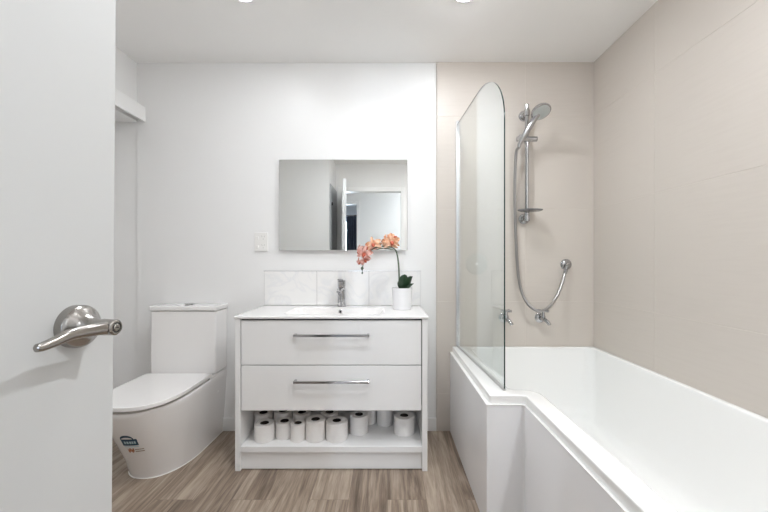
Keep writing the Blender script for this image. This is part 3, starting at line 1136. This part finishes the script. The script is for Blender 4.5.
def flower(center, facing, size, roll, mat):
    f = Vector(facing).normalized()
    q = f.to_track_quat('Z', 'Y')
    mtx = Matrix.Translation(center) @ q.to_matrix().to_4x4() @ Matrix.Rotation(roll, 4, 'Z')
    bm = bmesh.new()
    specs = [(90, 0.62, 0.115), (210, 0.60, 0.11), (330, 0.60, 0.11), (18, 0.62, 0.185), (162, 0.62, 0.185)]
    for ang, ln, wd in specs:
        a = math.radians(ang)
        dirv = Vector((math.cos(a), math.sin(a), 0))
        sd = Vector((-math.sin(a), math.cos(a), 0))
        N, W = 7, 4
        g = {}
        for i in range(N + 1):
            t = i / N
            w = wd * size * (math.sin(PI * (0.06 + 0.90 * t)) ** 0.8)
            for j in range(W + 1):
                v = j / W * 2 - 1
                p = dirv * (ln * size * t) + sd * w * v + Vector((0, 0, size * (0.10 * math.sin(t * PI) - 0.10 * t * t + 0.06 * v * v + 0.03 * math.sin(5 * t + 3 * v + ang))))
                g[i, j, 0] = bm.verts.new(mtx @ (p + Vector((0, 0, 0.0006))))
                g[i, j, 1] = bm.verts.new(mtx @ (p - Vector((0, 0, 0.0006))))
        for i in range(N):
            for j in range(W):
                bm.faces.new((g[i, j, 0], g[i + 1, j, 0], g[i + 1, j + 1, 0], g[i, j + 1, 0]))
                bm.faces.new((g[i, j, 1], g[i, j + 1, 1], g[i + 1, j + 1, 1], g[i + 1, j, 1]))
            bm.faces.new((g[i, 0, 0], g[i, 0, 1], g[i + 1, 0, 1], g[i + 1, 0, 0]))
            bm.faces.new((g[i, W, 0], g[i + 1, W, 0], g[i + 1, W, 1], g[i, W, 1]))
        bm.faces.new([g[N, j, 0] for j in range(W + 1)][::-1] + [g[N, j, 1] for j in range(W + 1)])
    fl = build('flower', bm, mat, orch, smooth=70)
    bm = bmesh.new()
    tube(bm, [mtx @ Vector((0, 0.02 * size, 0.02 * size)), mtx @ Vector((0, -0.03 * size, 0.16 * size)), mtx @ Vector((0, -0.14 * size, 0.24 * size)), mtx @ Vector((0, -0.24 * size, 0.22 * size))], 0, 10,
         lambda t: (size * (0.04 + 0.07 * math.sin(PI * t)), size * (0.05 + 0.09 * math.sin(PI * t))))
    build('lip', bm, M['lip'], fl, smooth=70)


flower(OP(391.5, 242, 2.15), (0.15, -1, 0.05), 0.090, 0.1, M['petal'])
flower(OP(387.0, 240.5, 2.165), (-0.7, -0.8, 0.3), 0.078, 0.5, M['petal'])
flower(OP(393.5, 238, 2.185), (0.7, -0.4, 0.7), 0.074, -0.3, M['petal'])
flower(OP(373.5, 244.5, 2.14), (-0.2, -1, 0.2), 0.084, 0.3, M['petal'])
flower(OP(369.5, 248.0, 2.155), (-0.8, -0.6, 0.2), 0.072, -0.2, M['petal_pink'])
flower(OP(364.5, 253.5, 2.13), (-0.15, -1, -0.1), 0.084, -0.2, M['petal_pink'])
flower(OP(360.5, 251.0, 2.15), (-0.9, -0.5, 0.0), 0.070, 0.4, M['petal_pink'])
flower(OP(364.5, 260.0, 2.14), (0.3, -0.9, -0.3), 0.062, 0.6, M['petal_pink'])
flower(OP(360.3, 262.0, 2.15), (-0.6, -0.8, -0.3), 0.050, 0.2, M['petal_pink'])
for (px, py, r, m) in ((362.2, 268.3, 0.0095, 'stem'), (362.3, 273.0, 0.0055, 'leaf')):
    bm = bmesh.new()
    lathe(bm, [(0, -r * 1.25), (r * 0.6, -r * 0.9), (r, 0), (r * 0.7, r * 0.8), (0, r * 1.2)], OP(px, py, 2.15), (0.1, 0, 1), 14)
    build('bud', bm, M[m], orch, smooth=70)

# ------------------------------------------------------------------ toilet rolls on the open shelf
ROLLS = [  # x, y, radius, height, label
    (-0.674, 1.992, 0.053, 0.090, 'white toilet roll in the front row nearest the left side of the shelf'),
    (-0.573, 2.022, 0.048, 0.088, 'white toilet roll second from left in the front row, tucked beside the slim roll'),
    (-0.489, 1.986, 0.0395, 0.093, 'slimmest white toilet roll, third from left in the front row'),
    (-0.395, 1.996, 0.0535, 0.109, 'tallest white toilet roll, fourth from left in the front row'),
    (-0.279, 2.000, 0.0590, 0.100, 'wide white toilet roll at the right end of the close front row, below the tap'),
    (-0.163, 2.075, 0.0520, 0.102, 'white toilet roll set back on its own, just right of the front row'),
    (0.0950, 2.070, 0.0580, 0.098, 'white toilet roll standing alone at the right end of the shelf'),
    (-0.719, 2.105, 0.0500, 0.100, 'white toilet roll in the back row at the far left, behind the leftmost front roll'),
    (-0.612, 2.128, 0.0500, 0.100, 'white toilet roll in the back row, second from left'),
    (-0.497, 2.110, 0.0500, 0.100, 'white toilet roll in the back row behind the slim roll'),
    (-0.337, 2.112, 0.0500, 0.100, 'white toilet roll in the back row behind the tallest and the wide rolls'),
    (-0.118, 2.205, 0.0500, 0.102, 'white toilet roll at the back of the shelf, half hidden behind the set back roll'),
    (-0.016, 2.182, 0.0470, 0.102, 'white toilet roll at the back of the shelf, next to the lone right-hand roll'),
]
proto = {}
for (x, y, r, h, lab) in ROLLS:
    t = empty('toilet_roll', (x, y - 0.012, 0.1302), random.uniform(0, 6))
    tag(t, lab, 'toilet roll', 'toilet rolls on the vanity shelf')
    bm = bmesh.new()
    rc = 0.0235 if r > 0.04 else 0.020
    lathe(bm, [(rc, 0.0), (r - 0.002, 0.0), (r, 0.002), (r * 1.004, h * 0.5), (r, h - 0.003), (r - 0.003, h), (rc + 0.002, h - 0.0005), (rc, h - 0.002)], n=36, closed=True)
    build('paper', bm, M['paper'], t, smooth=40)
    bm = bmesh.new()
    lathe(bm, [(rc - 0.0012, 0.0005), (rc - 0.0001, 0.0005), (rc - 0.0001, h - 0.001), (rc - 0.0012, h - 0.001)], n=28, closed=True)
    build('cardboard_core', bm, M['card_shade'], t, smooth=40)

# ------------------------------------------------------------------ shower fittings on the tiled back wall
WYT = D - TT         # tile face
RX, RY = 0.886, 2.295
rail = empty('shower_rail', (RX, WYT, 1.367))
tag(rail, 'vertical chrome shower rail with slider and soap dish on the tiled wall', 'shower rail')
ry = RY - WYT
bm = bmesh.new()
cyl(bm, (0, ry, 0.0), (0, ry, 0.735), 0.0122, n=24, bev=0.002)
build('pole', bm, M['chrome'], rail)
for z in (0.012, 0.680):
    bm = bmesh.new()
    lathe(bm, [(0, 0), (0.034, 0), (0.034, 0.007), (0.026, 0.018), (0.017, 0.024), (0.016, 0.040), (0, 0.040)], (0, -0.0003, z), (0, -1, 0), 28)
    cyl(bm, (0, ry, z - 0.020), (0, ry, z + 0.020), 0.019, n=24, bev=0.003)
    build('wall_bracket', bm, M['chrome'], rail)
bm = bmesh.new()
zs = 1.874 - 1.367
cyl(bm, (0, ry, zs - 0.020), (0, ry, zs + 0.022), 0.020, n=24, bev=0.003)
cyl(bm, (-0.072, ry - 0.020, zs), (0.056, ry - 0.020, zs), 0.017, n=20, bev=0.003)
cyl(bm, (-0.060, ry - 0.034, zs - 0.016), (-0.048, ry - 0.040, zs + 0.016), 0.0165, n=20, bev=0.002)
build('slider', bm, M['chrome'], rail)
bm = bmesh.new()
zd = CAM_Z + (261.5 - 210.6) / 158.5 - 1.367
pl = []
for k in range(36):
    th = 2 * PI * k / 36
    pl.append((0.010 + 0.078 * math.cos(th), ry - 0.028 + 0.056 * math.sin(th)))
loft(bm, [[(0.010 + (x - 0.010) * f, ry - 0.028 + (y - ry + 0.028) * f, zd + dz) for x, y in pl] for f, dz in ((0.80, -0.006), (0.97, -0.001), (1.0, 0.005), (0.97, 0.005), (0.86, -0.001), (0.6, -0.002))])
build('soap_dish', bm, M['smoked'], rail)
bm = bmesh.new()
cyl(bm, (0, ry, zd - 0.028), (0, ry, zd - 0.006), 0.0165, n=24, bev=0.002)
build('dish_collar', bm, M['chrome'], rail)

# hand shower
hs = empty('hand_shower', (0.826, 2.240, 1.858))
tag(hs, 'chrome hand shower with a round head tilted in the rail slider', 'shower head')
o = Vector(hs.location)
hb, hn, hc = Vector((0.822, 2.246, 1.838)) - o, Vector((0.884, 2.205, 1.955)) - o, Vector((0.920, 2.168, 2.006)) - o
nn = Vector((0.10, -0.50, -0.86)).normalized()
bm = bmesh.new()
tube(bm, smooth_path([hb, hb.lerp(hn, 0.5), hn, hc - nn * 0.016], 6), lambda t: 0.0150 + 0.0055 * t + 0.004 * max(0, t - 0.7) / 0.3, 18)
build('handle', bm, M['chrome'], hs, smooth=60)
bm = bmesh.new()
lathe(bm, [(0, -0.028), (0.018, -0.027), (0.040, -0.018), (0.055, -0.004), (0.0585, 0.004), (0.0585, 0.009), (0.054, 0.012), (0, 0.012)], hc, nn, 40)
hd = build('head', bm, M['chrome'], hs)
bm = bmesh.new()
lathe(bm, [(0, 0.0155), (0.030, 0.0150), (0.048, 0.0135), (0.0505, 0.0121), (0, 0.0121)], hc, nn, 40)
sf = build('spray_face', bm, M['spray'], hd)

# wall outlet for the hose
ox, oz = (566.7 - 387.5) / 154.5, CAM_Z + (261.5 - 264.5) / 154.5
out = empty('hose_outlet', (ox, WYT, oz))
tag(out, 'round chrome hose outlet elbow on the tiled wall right of the rail', 'shower outlet')
bm = bmesh.new()
lathe(bm, [(0, 0), (0.036, 0), (0.036, 0.004), (0.031, 0.010), (0.018, 0.014), (0, 0.014)], (0, -0.0003, 0), (0, -1, 0), 36)
build('flange', bm, M['chrome'], out)
bm = bmesh.new()
tube(bm, smooth_path([(0, -0.012, 0), (-0.002, -0.026, -0.002), (-0.010, -0.036, -0.012), (-0.018, -0.038, -0.032)], 6), 0.0115, 18)
build('elbow', bm, M['chrome'], out)

# hose


def WP(px, py, y):
    return Vector(((px - 387.5) * y / 361, y, CAM_Z - (py - 261.5) * y / 361))


hose = empty('shower_hose', (0.80, WYT, 0.78))
tag(hose, 'flexible metal shower hose looping down from the hand shower to the wall outlet', 'shower hose')
ho = Vector(hose.location)
p_end = Vector((ox - 0.0188, WYT - 0.0382, oz - 0.034))
p_beg = Vector((0.8215, 2.2465, 1.8365))
hp = [p_beg, Vector((0.8185, 2.249, 1.815)), WP(516.3, 152, 2.275), WP(515.0, 175, 2.295), WP(514.9, 205, 2.305), WP(516.0, 240, 2.31), WP(517.8, 270, 2.31), WP(521.2, 290, 2.295), WP(526.6, 302, 2.272),
      WP(533.6, 309, 2.245), WP(541, 311, 2.236), WP(548.6, 307.3, 2.244), WP(555.6, 298.5, 2.266), WP(560.8, 287, 2.288), p_end + Vector((-0.006, 0, -0.022)), p_end]
bm = bmesh.new()
path = smooth_path([p - ho for p in hp], 26)
tube(bm, path, lambda t: 0.0092, 10)
build('hose', bm, M['hose'], hose, smooth=60)
for a, b in ((hp[1] - ho, hp[0] - ho), (hp[-2] - ho, hp[-1] - ho)):
    bm = bmesh.new()
    cyl(bm, a, b, 0.0115, 0.0125, 18, 0.001)
    build('end_nut', bm, M['chrome'], hose)


def bath_tap(x, z, label):
    t = empty('bath_tap', (x, WYT, z))
    tag(t, label, 'tap', 'chrome wall taps over the bath')
    bm = bmesh.new()
    lathe(bm, [(0, 0), (0.033, 0), (0.033, 0.004), (0.027, 0.010), (0.017, 0.014), (0, 0.014)], (0, -0.0003, 0), (0, -1, 0), 32)
    build('flange', bm, M['chrome'], t)
    bm = bmesh.new()
    tube(bm, smooth_path([(0, -0.008, 0), (0, -0.03, 0), (0, -0.055, 0), (0.004, -0.068, -0.003), (0.012, -0.082, -0.012), (0.020, -0.090, -0.024), (0.023, -0.091, -0.032)], 5), lambda q: 0.0145 - 0.004 * q, 18)
    bd = build('spout_body', bm, M['chrome'], t)
    bm = bmesh.new()
    lathe(bm, [(0, 0), (0.013, 0), (0.013, 0.012), (0.009, 0.018), (0.009, 0.040), (0, 0.040)], (0, -0.055, 0.006), (0, 0, 1), 20)
    build('bonnet', bm, M['chrome'], bd)
    bm = bmesh.new()
    lathe(bm, [(0, 0), (0.011, 0), (0.012, 0.007), (0.009, 0.013), (0, 0.015)], (0, -0.055, 0.044), (0, 0, 1), 20)
    for k in range(4):
        a = PI / 4 + k * PI / 2
        cyl(bm, (0, -0.055, 0.051), (0.034 * math.cos(a), -0.055 + 0.034 * math.sin(a), 0.053), 0.0066, 0.0085, 14, 0.001)
    build('cross_handle', bm, M['chrome'], t)
    return t


bath_tap(0.755, 0.738, 'chrome wall tap over the bath at the edge of the glass screen')
bath_tap(0.990, 0.738, 'chrome wall tap over the bath directly below the hose loop')

# pale round disc on the tiles, standing for an unidentified mark behind the glass
bp_ = empty('stand_in_disc', (0.578, WYT, 1.087))
tag(bp_, 'pale round stand-in disc on the beige tiles, seen through the glass screen', 'stand-in disc')
bm = bmesh.new()
lathe(bm, [(0, 0), (0.070, 0), (0.070, 0.002), (0.062, 0.006), (0, 0.008)], (0, -0.0003, 0), (0, -1, 0), 40)
build('plate', bm, material('pale grey plastic', (0.53, 0.515, 0.475), 0.4, noise=0.03, scale=20), bp_)
bm = bmesh.new()
lathe(bm, [(0, 0.0095), (0.008, 0.009), (0.010, 0.0068), (0, 0.0068)], (0, -0.0003, 0), (0, -1, 0), 20)
build('screw_cap', bm, M['plastic'], bp_)
